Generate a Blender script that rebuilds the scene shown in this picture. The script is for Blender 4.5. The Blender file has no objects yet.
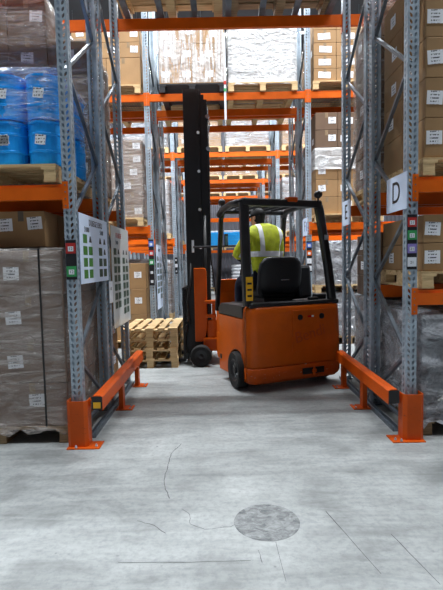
import bpy, bmesh, math, random
from mathutils import Vector, Matrix, Euler
random.seed(7)
PI=math.pi
sc=bpy.context.scene
col=sc.collection
def R(d): return math.radians(d)

LONG=[]
# ------------------------------------------------------------------ materials
def lin(c):
    return tuple((x/12.92 if x<=.04045 else ((x+.055)/1.055)**2.4) for x in c)
class NT:
    def __init__(s,name):
        s.m=bpy.data.materials.new(name); s.m.use_nodes=True
        s.t=s.m.node_tree; s.n=s.t.nodes; s.n.clear()
        s.out=s.n.new('ShaderNodeOutputMaterial')
    def add(s,typ,**k):
        n=s.n.new(typ)
        for a,b in k.items(): setattr(n,a,b)
        return n
    def link(s,a,b): s.t.links.new(a,b)
    def val(s,sock,v):
        if hasattr(v,'is_output') or isinstance(v,bpy.types.NodeSocket): s.link(v,sock)
        else: sock.default_value=v
    def math(s,op,a,b=0.0,c=None,clamp=False):
        n=s.add('ShaderNodeMath',operation=op,use_clamp=clamp)
        s.val(n.inputs[0],a); s.val(n.inputs[1],b)
        if c is not None: s.val(n.inputs[2],c)
        return n.outputs[0]
    def coord(s,kind='Object'): return s.add('ShaderNodeTexCoord').outputs[kind]
    def mapping(s,vec,scale=(1,1,1),rot=(0,0,0),loc=(0,0,0)):
        n=s.add('ShaderNodeMapping'); s.link(vec,n.inputs['Vector'])
        n.inputs['Scale'].default_value=scale; n.inputs['Rotation'].default_value=rot; n.inputs['Location'].default_value=loc
        return n.outputs[0]
    def noise(s,vec,scale,detail=4,rough=.55,dist=0):
        n=s.add('ShaderNodeTexNoise'); s.link(vec,n.inputs['Vector'])
        n.inputs['Scale'].default_value=scale; n.inputs['Detail'].default_value=detail
        n.inputs['Roughness'].default_value=rough; n.inputs['Distortion'].default_value=dist
        return n.outputs['Fac']
    def ramp(s,fac,stops):
        n=s.add('ShaderNodeValToRGB'); s.link(fac,n.inputs[0]); e=n.color_ramp.elements
        while len(e)<len(stops): e.new(.5)
        for i,(p,c) in enumerate(stops):
            e[i].position=p; e[i].color=(c if len(c)==4 else (*c,1)) if not isinstance(c,(int,float)) else (c,c,c,1)
        return n.outputs[0]
    def mix(s,fac,a,b,blend='MIX'):
        n=s.add('ShaderNodeMix',data_type='RGBA',blend_type=blend)
        s.val(n.inputs[0],fac)
        for i,v in ((6,a),(7,b)):
            if isinstance(v,bpy.types.NodeSocket): s.link(v,n.inputs[i])
            else: n.inputs[i].default_value=(*v,1) if len(v)==3 else v
        return n.outputs[2]
    def bsdf(s,color,rough=.5,metal=0,bump=None,bstr=.2,bdist=.01,coat=0,spec=.5):
        b=s.add('ShaderNodeBsdfPrincipled')
        if isinstance(color,bpy.types.NodeSocket): s.link(color,b.inputs['Base Color'])
        else: b.inputs['Base Color'].default_value=(*color,1)
        s.val(b.inputs['Roughness'],rough); b.inputs['Metallic'].default_value=metal
        b.inputs['Coat Weight'].default_value=coat; b.inputs['Specular IOR Level'].default_value=spec
        if bump is not None:
            n=s.add('ShaderNodeBump'); n.inputs['Strength'].default_value=bstr; n.inputs['Distance'].default_value=bdist
            s.link(bump,n.inputs['Height']); s.link(n.outputs[0],b.inputs['Normal'])
        return b
    def done(s,b):
        s.link(b.outputs[0],s.out.inputs[0]); return s.m
def paint(name,c,rough=.45,metal=0,var=.12,scale=6,coat=0,bstr=.08):
    t=NT(name); v=t.coord(); n=t.noise(v,scale,5)
    c=lin(c); d=tuple(x*(1-var*1.6) for x in c); l=tuple(min(1,x*(1+var)) for x in c)
    r=t.ramp(n,[(.3,d),(.7,l)]); f=t.noise(v,scale*14,3)
    rr=t.math('MULTIPLY_ADD',n,.2,rough-.1)
    return t.done(t.bsdf(r,rr,metal,f,bstr,.004,coat))
def scuffed(name,c,scuff,rough=.4,amt=.62):
    t=NT(name); v=t.coord(); n=t.noise(v,5,6); c=lin(c)
    base=t.ramp(n,[(.3,tuple(x*.8 for x in c)),(.7,c)])
    s=t.noise(t.mapping(v,(9,9,28)),1.6,8,.7); k=t.ramp(s,[(amt,0.0),(amt+.05,1.0)])
    cc=t.mix(t.math('MULTIPLY',k,.6),base,lin(scuff))
    return t.done(t.bsdf(cc,t.math('MULTIPLY_ADD',n,.25,rough-.1),0,s,.06,.003,0,.28))
M={}
M['galv']=paint('galvanised_steel',(.66,.72,.77),.42,.3,.18,9)
M['galv_dark']=paint('dull_galvanised_steel',(.44,.48,.52),.42,.6,.2,9)
M['orange']=scuffed('orange_rack_paint',(.90,.40,.03),(.45,.2,.1),.42,.68)
M['orange_guard']=scuffed('orange_guard_paint',(.82,.33,.02),(.3,.16,.1),.45,.62)
M['truck']=scuffed('orange_truck_paint',(.82,.36,.03),(.55,.3,.18),.33,.70)
M['truck_low']=scuffed('scraped_truck_paint',(.80,.33,.04),(.75,.7,.66),.4,.61)
M['decal']=paint('darker_orange_decal',(.72,.27,.03),.4)
M['black']=paint('black_truck_paint',(.09,.09,.105),.38,0,.2,6)
M['mastblack']=paint('black_mast_steel',(.06,.065,.08),.42,.1,.2,6)
M['rubber']=paint('black_rubber',(.07,.07,.075),.75,0,.25,20,0,.3)
M['vinyl']=paint('black_vinyl',(.07,.075,.095),.5,0,.2,8)
M['rim']=paint('dark_wheel_rim',(.16,.16,.17),.4,.4)
M['chrome']=paint('bright_steel',(.8,.82,.84),.22,.95,.05)
M['white']=paint('white_plastic',(.90,.92,.95),.4,0,.03,3)
M['signwhite']=paint('white_sign_board',(.82,.88,.97),.45,0,.03,3)
M['film_board']=paint('dusty_white_board',(.74,.76,.76),.35,0,.08,4,.3)
M['ink']=paint('black_ink',(.06,.06,.09),.5,0,.05)
M['green']=paint('green_print',(.22,.46,.16),.5,0,.1,10)
M['darkgreen']=paint('dark_green_print',(.16,.27,.20),.5,0,.1,10)
M['red']=paint('red_print',(.72,.16,.14),.5,0,.08)
M['tagred']=paint('red_lens',(.8,.08,.08),.25)
M['tgreen']=paint('bright_green_print',(.2,.6,.34),.5,0,.08)
M['lilac']=paint('lilac_print',(.55,.5,.78),.5,0,.08)
M['blueprint']=paint('blue_print',(.25,.4,.75),.5,0,.08)
M['yellow']=paint('yellow_print',(.93,.70,.08),.5,0,.06)
M['blue']=paint('blue_drum_plastic',(.10,.63,1.0),.32,0,.08,4)
M['bluelid']=paint('blue_lid_plastic',(.05,.36,.72),.35,0,.08,4)
M['strap']=paint('black_strap',(.05,.05,.06),.4)
M['blackplastic']=paint('black_pallet_plastic',(.07,.075,.10),.5)
M['skin']=paint('skin',(.78,.56,.45),.5,0,.06)
M['hair']=paint('dark_hair',(.09,.07,.06),.7,0,.3,30)
M['navy']=paint('navy_cloth',(.10,.13,.22),.85,0,.2,12,0,.3)
M['cap']=paint('black_cap_cloth',(.06,.06,.08),.8,0,.2,12,0,.3)
M['glove']=paint('dark_glove',(.16,.17,.2),.8,0,.2,20,0,.3)
M['glass']=paint('mirror_glass',(.85,.9,.95),.05,1,.01)
M['screen']=paint('terminal_screen',(.35,.5,.62),.15,0,.1,8)
M['ceil']=paint('ceiling_sheet',(.34,.35,.36),.7,0,.05,1)
M['lampbody']=paint('lamp_housing',(.8,.8,.8),.5)

def wood(name,c,d):
    t=NT(name); v=t.coord(); o=t.add('ShaderNodeObjectInfo').outputs['Random']
    n=t.noise(t.mapping(v,(4,40,40)),1.2,6,.6,.4); m=t.noise(v,3,3)
    b=t.ramp(n,[(.3,lin(d)),(.65,lin(c))]); b=t.mix(t.math('MULTIPLY',m,.35),b,lin(d))
    b=t.mix(t.math('MULTIPLY',o,.25),b,lin((.45,.35,.24)))
    return t.done(t.bsdf(b,.75,0,n,.25,.003))
M['wood']=wood('pale_pallet_wood',(.93,.82,.62),(.74,.60,.42))
M['wood_old']=wood('aged_pallet_wood',(.66,.56,.42),(.42,.34,.25))
def cardboard(name,c):
    t=NT(name); v=t.coord(); o=t.add('ShaderNodeObjectInfo').outputs['Random']
    n=t.noise(v,4,5); g=t.noise(t.mapping(v,(60,60,4)),1,3)
    c=lin(c); b=t.ramp(n,[(.25,tuple(x*.78 for x in c)),(.75,c)])
    b=t.mix(t.math('MULTIPLY',o,.3),b,tuple(x*.62 for x in c))
    return t.done(t.bsdf(b,.72,0,t.math('ADD',n,t.math('MULTIPLY',g,.2)),.25,.006,0,.3))
M['card']=cardboard('cardboard',(.68,.54,.38))
M['card_dark']=cardboard('brown_and_shaded_cardboard',(.47,.38,.31))  # brown cartons; the dark tone also paints in shade on boxes behind the drums
M['card_grey']=cardboard('greyish_cardboard',(.56,.48,.43))
M['tape']=paint('packing_tape',(.58,.50,.40),.25,0,.1)
M['tape_dark']=paint('dark_packing_tape',(.40,.36,.31),.3,0,.1)
def label_mat():
    t=NT('printed_shipping_label'); v=t.coord()
    s=t.add('ShaderNodeSeparateXYZ'); t.link(v,s.inputs[0])
    rows=t.math('GREATER_THAN',t.math('FRACT',t.math('MULTIPLY',s.outputs[2],38.0)),.62)
    n=t.math('GREATER_THAN',t.noise(t.mapping(v,(60,60,38)),1.0,1),.47)
    inside=t.math('LESS_THAN',t.math('ABSOLUTE',s.outputs[0]),.036)
    k=t.math('MULTIPLY',t.math('MULTIPLY',rows,n),inside)
    return t.done(t.bsdf(t.mix(k,lin((.93,.94,.96)),lin((.25,.26,.3))),.5))
M['label']=label_mat()
def film(name,opac,tint,rough=.18,spread=.5,bstr=.9,sc1=(1.2,1.2,7)):
    t=NT(name); v=t.coord()
    n1=t.noise(t.mapping(v,sc1,(.1,.12,0) if sc1[2]<2 else (.2,.35,0)),1.6,6,.62,1.6)
    n2=t.noise(t.mapping(v,(2.2,2.2,3),(0,.9,0)),2.2,5,.6,2.5)
    h=t.math('ADD',n1,n2)
    b=t.bsdf(lin(tint),rough,0,h,bstr,.05,0,.8)
    tr=t.add('ShaderNodeBsdfTransparent'); mx=t.add('ShaderNodeMixShader')
    k=t.ramp(n1,[(.35,max(0,opac-spread*.5)),(.68,min(1,opac+spread*.5))])
    t.link(k,mx.inputs[0]); t.link(tr.outputs[0],mx.inputs[1]); t.link(b.outputs[0],mx.inputs[2])
    t.link(mx.outputs[0],t.out.inputs[0]); return t.m
M['film']=film('clear_stretch_film',.34,(.78,.75,.73),.16,.62)
M['film_thick']=film('thick_stretch_film',.46,(.85,.87,.9),.14,.6)
M['film_drum']=film('clear_drum_film',.20,(.85,.92,1.0),.12,.55,.8)
M['film_p']=film('bright_stretch_film',.45,(.93,.94,.95),.16,1.4,.8,(6,6,.5))
M['film_white']=film('white_stretch_film',.78,(.86,.87,.88),.2,.5,.9,(1.5,1.5,4))
M['film_silver']=film('silvery_stretch_film',.80,(.70,.72,.75),.14,.5,1.6,(2.6,2.6,3.2))
M['film_blue']=film('blue_stretch_film',.93,(.1,.6,.9),.2,.1,.5)

def floor_mat():
    t=NT('concrete_floor'); v=t.coord()
    big=t.noise(v,.55,6,.6,.5); mid=t.noise(v,2.6,8,.65,.8); fine=t.noise(v,26,6,.7)
    streak=t.noise(t.mapping(v,(1.2,7,1),(0,0,.35)),1.5,7,.65,.6)
    s=t.math('ADD',t.math('MULTIPLY',big,.40),t.math('ADD',t.math('MULTIPLY',mid,.30),t.math('MULTIPLY',streak,.30)))
    c=t.ramp(s,[(.38,lin((.47,.485,.485))),(.5,lin((.62,.638,.64))),(.64,lin((.73,.748,.748)))])
    c=t.mix(t.math('MULTIPLY',t.ramp(fine,[(.35,1.0),(.55,0.0)]),.35),c,lin((.42,.44,.45)))
    sp=t.add('ShaderNodeTexVoronoi'); t.link(v,sp.inputs['Vector']); sp.inputs['Scale'].default_value=9
    spk=t.math('MULTIPLY',t.ramp(sp.outputs['Distance'],[(.05,1.0),(.09,0.0)]),t.ramp(mid,[(.5,0.0),(.6,1.0)]))
    c=t.mix(t.math('MULTIPLY',spk,.55),c,lin((.3,.31,.33)))
    rgh=t.math('MULTIPLY_ADD',mid,.35,.34)
    return t.done(t.bsdf(c,rgh,0,t.math('ADD',fine,t.math('MULTIPLY',mid,.6)),.12,.004,0,.45))
def patch_mat():
    t=NT('rough_patched_concrete'); v=t.coord()
    n=t.noise(t.mapping(v,(1,1.5,1),(0,0,.5)),16,9,.72,1.0)
    c=t.ramp(n,[(.36,lin((.33,.345,.36))),(.52,lin((.50,.515,.52))),(.68,lin((.62,.635,.64)))])
    return t.done(t.bsdf(c,.65,0,n,.3,.004))
M['floor']=floor_mat(); M['patch']=patch_mat()
M['crack']=paint('floor_crack',(.33,.34,.35),.8)
M['wall']=paint('grey_sheet_wall',(.33,.33,.36),.6,.1,.08,2)
def emis(name,c,s):
    t=NT(name); e=t.add('ShaderNodeEmission'); e.inputs[0].default_value=(*c,1); e.inputs[1].default_value=s
    return t.done(e)
M['lens']=emis('lamp_lens',(.93,.97,1),14)
def jacket_mat():
    t=NT('hi_vis_jacket_cloth'); v=t.coord(); s=t.add('ShaderNodeSeparateXYZ'); t.link(v,s.inputs[0])
    x,y,z=s.outputs
    n=t.noise(v,9,5,.6,.6)
    base=t.ramp(n,[(.3,lin((.62,.66,.07))),(.7,lin((.80,.84,.12)))])
    def band(sock,c,w): return t.math('LESS_THAN',t.math('ABSOLUTE',t.math('SUBTRACT',sock,c)),w)
    b1=t.math('MULTIPLY',band(z,1.60,.034),band(x,-.10,.30))
    strap=t.math('MULTIPLY',t.math('MAXIMUM',band(x,-.20,.03),band(x,.085,.028)),t.math('GREATER_THAN',z,1.585))
    k=t.math('MAXIMUM',b1,strap)
    cuff=t.math('MULTIPLY',band(y,.97,.03),t.math('LESS_THAN',z,1.66)); k=t.math('MAXIMUM',k,cuff)
    c=t.mix(k,base,lin((.96,.97,.99)))
    return t.done(t.bsdf(c,.7,0,n,.35,.01))
M['jacket']=jacket_mat()

# ------------------------------------------------------------------ mesh builder
class MB:
    def __init__(s): s.bm=bmesh.new()
    def box(s,c,size,rot=None,bev=0):
        bm=s.bm if not bev else bmesh.new()
        hx,hy,hz=[k/2 for k in size]
        m=Matrix.Translation(c)@(rot.to_4x4() if rot is not None else Matrix())
        vs=[bm.verts.new(m@Vector((a*hx,b*hy,d*hz))) for a in(-1,1) for b in(-1,1) for d in(-1,1)]
        for f in ((0,1,3,2),(4,6,7,5),(0,4,5,1),(2,3,7,6),(0,2,6,4),(1,5,7,3)): bm.faces.new([vs[i] for i in f])
        if bev:
            bmesh.ops.bevel(bm,geom=bm.edges[:],offset=bev,segments=2,affect='EDGES',profile=.5)
            s.merge(bm)
        return s
    def merge(s,bm):
        me=bpy.data.meshes.new('tmp'); bm.to_mesh(me); bm.free(); s.bm.from_mesh(me); bpy.data.meshes.remove(me)
    def tube(s,pts,r,seg=10,cap=True,close=False):
        pts=[Vector(p) for p in pts]; n=len(pts); rings=[]
        rs=r if isinstance(r,(list,tuple)) else [r]*n
        prev=None
        for i,p in enumerate(pts):
            if close: d=(pts[(i+1)%n]-pts[i-1]).normalized()
            else: d=(pts[min(i+1,n-1)]-pts[max(i-1,0)]).normalized()
            a=prev if prev is not None else (Vector((0,0,1)) if abs(d.z)<.9 else Vector((1,0,0)))
            u=(a-d*a.dot(d)).normalized(); w=d.cross(u); prev=u
            rings.append([s.bm.verts.new(p+(u*math.cos(t)+w*math.sin(t))*rs[i]) for t in [2*PI*k/seg for k in range(seg)]])
        for i in range(n if close else n-1):
            A,B=rings[i],rings[(i+1)%n]
            for k in range(seg): s.bm.faces.new((A[k],A[(k+1)%seg],B[(k+1)%seg],B[k]))
        if cap and not close:
            s.bm.faces.new(rings[0][::-1]); s.bm.faces.new(rings[-1])
        return s
    def lathe(s,prof,seg=24,m=Matrix()):
        rings=[]
        for (r,z) in prof:
            if r<1e-5: rings.append([s.bm.verts.new(m@Vector((0,0,z)))])
            else: rings.append([s.bm.verts.new(m@Vector((r*math.cos(2*PI*k/seg),r*math.sin(2*PI*k/seg),z))) for k in range(seg)])
        for A,B in zip(rings,rings[1:]):
            for k in range(seg):
                k2=(k+1)%seg
                if len(A)==1 and len(B)>1: s.bm.faces.new((A[0],B[k2],B[k]))
                elif len(B)==1 and len(A)>1: s.bm.faces.new((A[k],A[k2],B[0]))
                elif len(A)>1: s.bm.faces.new((A[k],A[k2],B[k2],B[k]))
        return s
    def prism(s,poly,fn,a,b):
        """poly of 2D points, fn(u,v,w)->Vector, extruded w from a to b"""
        A=[s.bm.verts.new(fn(u,v,a)) for u,v in poly]; B=[s.bm.verts.new(fn(u,v,b)) for u,v in poly]
        n=len(poly)
        s.bm.faces.new(A[::-1]); s.bm.faces.new(B)
        for i in range(n): s.bm.faces.new((A[i],A[(i+1)%n],B[(i+1)%n],B[i]))
        return s
    def loft(s,rings,cap=True):
        V=[[s.bm.verts.new(p) for p in r] for r in rings]; n=len(V[0])
        for A,B in zip(V,V[1:]):
            for k in range(n): s.bm.faces.new((A[k],A[(k+1)%n],B[(k+1)%n],B[k]))
        if cap: s.bm.faces.new(V[0][::-1]); s.bm.faces.new(V[-1])
        return s
    def build(s,name,mat,parent=None,smooth=False,bevel=0,recalc=True,sub=0):
        if recalc: bmesh.ops.recalc_face_normals(s.bm,faces=s.bm.faces[:])
        me=bpy.data.meshes.new(name); s.bm.to_mesh(me); s.bm.free()
        if smooth:
            for p in me.polygons: p.use_smooth=True
        me.materials.append(M[mat] if isinstance(mat,str) else mat)
        o=bpy.data.objects.new(name,me); col.objects.link(o)
        if parent: o.parent=parent
        if bevel:
            b=o.modifiers.new('bev','BEVEL'); b.width=bevel; b.segments=2; b.limit_method='ANGLE'; b.angle_limit=R(40)
        if sub:
            b=o.modifiers.new('sub','SUBSURF'); b.levels=sub; b.render_levels=sub
        return o
def B(c,size,rot=None): return MB().box(c,size,rot)
def tag(o,label=None,cat=None,group=None,kind=None):
    if label and len(label.replace('-',' ').split())>16: LONG.append(label)
    for k,v in (('label',label),('category',cat),('group',group),('kind',kind)):
        if v: o[k]=v
    return o
def empty(name,loc=(0,0,0),rz=0,label=None,cat=None,group=None):
    o=bpy.data.objects.new(name,None); o.location=loc; o.rotation_euler=(0,0,rz); o.empty_display_size=.1
    col.objects.link(o); return tag(o,label,cat,group)
KIDS={}
def kids(o): return [c for c in o.children]
def copy_tree(o,parent=None):
    c=o.copy(); col.objects.link(c)
    if parent: c.parent=parent
    for k in kids(o): copy_tree(k,c)
    return c
def text(name,body,size,mat,parent,loc,rot,extr=.001,align='CENTER',sx=1.0):
    cu=bpy.data.curves.new('t','FONT'); cu.body=body; cu.size=size; cu.extrude=extr; cu.align_x=align; cu.align_y='CENTER'
    ob=bpy.data.objects.new('t',cu); col.objects.link(ob)
    dg=bpy.context.evaluated_depsgraph_get(); dg.update()
    me=bpy.data.meshes.new_from_object(ob.evaluated_get(dg)); bpy.data.objects.remove(ob)
    me.materials.clear(); me.materials.append(M[mat])
    o=bpy.data.objects.new(name,me); col.objects.link(o); o.location=loc; o.rotation_euler=rot; o.scale=(sx,1,1)
    if parent: o.parent=parent
    return o

# ------------------------------------------------------------------ setting
tag(B((0,10,-.1),(24,36,.2)).build('floor','floor'),kind='structure')
tag(B((0,10,12.1),(24,36,.2)).build('ceiling','ceil'),kind='structure')
tag(B((-12.1,10,6),(.2,36,12)).build('wall_left','wall'),kind='structure')
tag(B((12.1,10,6),(.2,36,12)).build('wall_right','wall'),kind='structure')
tag(B((0,-8.1,6),(24,.2,12)).build('wall_front','wall'),kind='structure')
mb=MB(); x=-12; pr=[]
while x<12:
    pr+=[(x,27.0),(x+.09,27.0),(x+.12,27.05),(x+.21,27.05)]; x+=.24
pr+=[(12,27.0),(12,27.2),(-12,27.2)]
mb.prism(pr,lambda u,v,w:Vector((u,v,w)),0,12)
tag(mb.build('wall_back','wall'),kind='structure')
mb=MB(); mb.lathe([(0,.0025),(.186,.0025),(.190,.0005)],48,Matrix.Translation((.235,2.565,0)))
tag(mb.build('floor_patch','patch'),kind='structure')
def crack(pts,w):
    mb=MB(); P=[Vector((a,b,.0012)) for a,b in pts]
    L=[];Rr=[]
    for i,p in enumerate(P):
        d=(P[min(i+1,len(P)-1)]-P[max(i-1,0)]).normalized(); n=Vector((-d.y,d.x,0))*w/2*random.uniform(.6,1.2)
        L.append(mb.bm.verts.new(p+n)); Rr.append(mb.bm.verts.new(p-n))
    for i in range(len(P)-1): mb.bm.faces.new((L[i],Rr[i],Rr[i+1],L[i+1]))
    return tag(mb.build('floor_crack','crack',recalc=False),kind='structure')
def wob(pts,n=5,a=.006):
    out=[]
    for p,q in zip(pts,pts[1:]):
        for k in range(n):
            t=k/n; out.append((p[0]+(q[0]-p[0])*t+random.uniform(-a,a),p[1]+(q[1]-p[1])*t+random.uniform(-a,a)))
    return out+[pts[-1]]
crack(wob([(-.36,3.75),(-.42,3.55),(-.43,3.3),(-.42,3.05),(-.36,2.85)]),.005)
crack(wob([(-.27,2.72),(-.22,2.66),(-.21,2.56),(-.12,2.50),(.02,2.52),(.07,2.55)],4,.004),.003)
crack(wob([(.265,2.37),(.275,2.06)],3,.002),.003)
crack(wob([(.60,2.66),(.735,2.10)],5,.002),.004)
crack(wob([(.90,2.42),(.98,2.02)],5,.002),.004)
crack(wob([(-.52,2.60),(-.42,2.55),(-.34,2.47)],4,.003),.004)
crack(wob([(-.55,2.225),(-.2,2.215),(.12,2.22)],5,.002),.0025)
crack(wob([(.165,2.30),(.175,2.2)],3,.002),.003)

# lamps above every aisle
lampnames=['nearest aisle','aisle with the lift truck','third aisle','fourth aisle','fifth aisle','aisle before the back wall']
AISLES=[2.85,6.98,11.35,15.55,19.7,23.2]
for ai,ay in enumerate(AISLES):
    for k in range(6):
        x=-6.6+k*2.64
        L=empty('ceiling_light',(x,ay,10.9),0,'long white strip lamp hung above the '+lampnames[ai],'lamp','strip lamps over the '+lampnames[ai])
        B((0,0,.05),(1.9,.16,.07)).build('housing','lampbody',L)
        B((0,0,.008),(1.86,.13,.012)).build('lens','lens',L)
        [MB().tube([(q,0,.085),(q,0,1.1)],.006,6).build('hanger','galv',L) for q in(-.7,.7)]
        ld=bpy.data.lights.new('strip','AREA'); ld.shape='RECTANGLE'; ld.size=1.86; ld.size_y=.13
        ld.energy=(285,520,240,220,230,250)[ai]; ld.color=(.93,.97,1.0)
        lo=bpy.data.objects.new('strip_light',ld); lo.location=(0,0,-.004); col.objects.link(lo); lo.parent=L

# ------------------------------------------------------------------ rack frames
PH=6.6
def perf(mb,O,U,V,w,L,cols,pitch=.05):
    bm=mb.bm; n=int(L/pitch); cw=w/cols
    for c in range(cols):
        sg=1 if c==0 else -1
        for i in range(n):
            cx=(c+.5)*cw; cy=(i+.5)*pitch
            ou=[(-cw/2,-pitch/2),(0,-pitch/2),(cw/2,-pitch/2),(cw/2,0),(cw/2,pitch/2),(0,pitch/2),(-cw/2,pitch/2),(-cw/2,0)]
            a=R(24)*sg; lw=.0105; lh=.0205
            loc=[(-.55,-.75),(0,-1),(.55,-.75),(1,0),(.55,.75),(0,1),(-.55,.75),(-1,0)]
            hv=[]
            for (p,q) in loc:
                p*=lw; q*=lh
                hv.append((p*math.cos(a)-q*math.sin(a),p*math.sin(a)+q*math.cos(a)))
            A=[bm.verts.new(O+U*(cx+p)+V*(cy+q)) for p,q in ou]; H=[bm.verts.new(O+U*(cx+p)+V*(cy+q)) for p,q in hv]
            for k in range(8): bm.faces.new((A[k],A[(k+1)%8],H[(k+1)%8],H[k]))
PW=.092; PD=.07
def post_mesh():
    mb=MB(); X=Vector((1,0,0)); Y=Vector((0,1,0)); Z=Vector((0,0,1)); b=Vector((-PW/2,0,.01))
    fw=.017
    # front face with two slanted slot columns between plain edges
    perf(mb,Vector((-PW/2+fw/2,0,.01)),X,Z,PW-fw,PH,2)
    for sx in(-1,1):
        mb.box((sx*(PW/2-fw/4),0,.01+PH/2),(fw/2,.0015,PH))
        perf(mb,Vector((sx*PW/2,.012,.01)),Y,Z,PD-.024,PH,1)
        mb.box((sx*PW/2,.006,.01+PH/2),(.0015,.012,PH)); mb.box((sx*PW/2,PD-.006,.01+PH/2),(.0015,.012,PH))
        mb.box((sx*(PW/2-.012),PD,.01+PH/2),(.024,.0015,PH))
    return mb
post_proto=post_mesh().build('post','galv',None,recalc=False)
FD=.95
brace_cache={}
def brace_obj(y0,z0,y1,z1,x,parent,flip):
    k=(round(y0,3),round(z0,3),round(y1,3),round(z1,3),x)
    if k not in brace_cache:
        mb=MB(); a=Vector((x,y0,z0)); b=Vector((x,y1,z1)); d=b-a; L=d.length
        ang=math.atan2(d.z,d.y); rot=Matrix.Rotation(ang,3,'X')
        mb.box((a+b)/2,(.03,L,.003),rot)
        n=rot@Vector((0,0,1))
        for s in(-1,1): mb.box((a+b)/2+Vector((s*.014,0,0))+n*(-.012),(.002,L,.026),rot)
        brace_cache[k]=mb.build('brace','galv_dark',parent,recalc=True); return brace_cache[k]
    c=brace_cache[k].copy(); col.objects.link(c); c.parent=parent; return c
def make_frame():
    f=empty('upright_frame')
    f1=post_proto; f1.parent=f; f1.location=(0,0,0)
    f2=f1.copy(); col.objects.link(f2); f2.parent=f; f2.location=(0,FD,0); f2.rotation_euler=(0,0,PI)
    nodes=[(PD*.6,.12)]; z=.7; s=1
    brace_obj(.05,.12,FD-.05,.12,0,f,0)
    zz=.7; k=0; pts=[]
    while zz<PH-.2:
        pts.append((.05 if k%2==0 else FD-.05,zz)); zz+=.6; k+=1
    brace_obj(FD-.05,.14,pts[0][0],pts[0][1],0,f,0)
    for i in range(len(pts)-1): brace_obj(pts[i][0],pts[i][1],pts[i+1][0],pts[i+1][1],(.007 if i%2 else -.007),f,0)
    fp=B((0,.03,.005),(.13,.12,.01)).build('foot_plate','galv_dark',f)
    f2=fp.copy(); col.objects.link(f2); f2.parent=f; f2.location=(0,FD-.06,0)
    return f
XL,XR=-1.23,1.573
ORD=['first','second','third','fourth','fifth','sixth','seventh','eighth','ninth','tenth']
rows=[]
for y in (3.8,8.2,12.5,16.6,20.7): rows+=[y,y+1.05+.03]
rows=[3.8,4.86,8.2,9.26,12.5,13.56,16.6,17.66,20.7,21.76]
proto=make_frame(); first=True
for ri,y in enumerate(rows):
    for fx,side in ((XL,'left of'),(XR,'right of'),(XL-2.8,'far left of'),(XR+2.8,'far right of')):
        if first: f=proto; first=False
        else: f=copy_tree(proto)
        f.location=(fx,y,0)
        if ri<6 or side in('left of','right of'):
            tag(f,'slotted grey upright frame %s the drive-through, %s row'%(side,ORD[ri]),'rack frame','upright frames of the racking')
# ------------------------------------------------------------------ beams
def beam_proto(L,h=.125,mat='orange'):
    b=empty('rack_beam')
    mb=MB(); prof=[(-.022,0),(.025,0),(.025,h),(-.006,h),(-.006,h-.026),(-.022,h-.026)]
    mb.prism(prof,lambda u,v,w:Vector((w,u,v)),-L/2+.004,L/2-.004); mb.build('beam',mat,b)
    for s in(-1,1):
        mb=MB(); x=s*(L/2-.002); mb.box((x,-.0,h/2-.03),(.004,.05,.22))
        mb.box((x+s*.024,-.036,h/2-.03),(.046,.004,.22)); mb.box((x,-.03,h/2-.03),(.004,.014,.22))
        c=mb.build('connector',mat,b)
        mb=MB()
        for k in range(4):
            mb.lathe([(0,.0),(.006,.0),(.006,.003),(0,.003)],8,Matrix.Translation((x+s*.024,-.038,h/2-.115+k*.055))@Matrix.Rotation(R(90),4,'X'))
        mb.build('rivet','galv_dark',c)
    return b
BL=2.8-PW
bp=beam_proto(BL); used=False
def beam(xc,y,ztop,front,label,group=None):
    global used
    b=bp if not used else copy_tree(bp); used=True
    b.location=(xc,y-.024 if False else y,ztop-.125); b.rotation_euler=(0,0,0 if front else PI)
    tag(b,label,'beam',group); return b
XC={'left':XL-1.4,'right':XR+1.4,'over':(XL+XR)/2}
def lvname(z): return {1.24:'knee level',2.17:'head level',4.45:'top level'}.get(z,'level')
for ri,y in enumerate(rows):
    for sd in ('left','right','over'):
        lv=[4.45] if sd=='over' else [2.17,4.45]
        if sd=='right' and ri==0: lv=[1.24,2.17,4.45]
        for z in lv:
            for fr in (True,False):
                yy=y+.033 if fr else y+FD-.033
                pos={'left':'left bay','right':'right bay','over':'over the drive-through'}[sd]
                beam(XC[sd],yy,z,fr,'orange %s beam at %s, %s, %s row'%('front' if fr else 'rear',lvname(z),pos,ORD[ri]),'orange rack beams')
# closing rack before the back wall
for i,fx in enumerate((-4.03,-1.23,1.573,4.373)):
    f=copy_tree(proto); f.location=(fx,24.6,0); tag(f,'slotted galvanised upright frame of the last rack against the grey back wall','rack frame','upright frames of the last rack')
for sd in('left','over','right'):
    for z in(2.17,3.86,4.9):
        for fr in(True,False):
            beam(XC[sd],24.633 if fr else 24.6+FD-.033,z,fr,'orange beam of the last rack against the grey back wall','beam','orange rack beams') if False else beam(XC[sd],24.633 if fr else 24.6+FD-.033,z,fr,'orange beam of the last rack against the grey back wall','beams of the last rack')

# wire decks
def wire_deck(xc,y,z,label,w=BL-.02,d=FD-.14,pitch=.05):
    mb=MB(); n=int(w/pitch)
    for i in range(n+1): mb.box((xc-w/2+i*pitch,y+FD/2,z+.006),(.005,d+.07,.005))
    for i in range(9): mb.box((xc,y+.07+i*(d)/8,z+.011),(w,.005,.005))
    return tag(mb.build('wire_deck','galv_dark'),label,'shelf')
wire_deck(XC['left'],3.8,2.17,'galvanised wire mesh deck under the blue drums')
wire_deck(XC['right'],8.2,4.45,'galvanised wire mesh deck high right beyond the lift truck')
wire_deck(XC['left'],8.2,4.45,'galvanised wire mesh deck high left beyond the lift truck')
# grey support bars over the tunnel, second row (seen from below)
for k in range(7):
    x=-1.05+k*.40
    tag(B((x,4.86+FD/2,4.465),(.07,FD-.02,.03)).build('support_bar','galv_dark'),'grey steel pallet support bar seen from below over the drive-through','bar','support bars over the drive-through')

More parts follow.
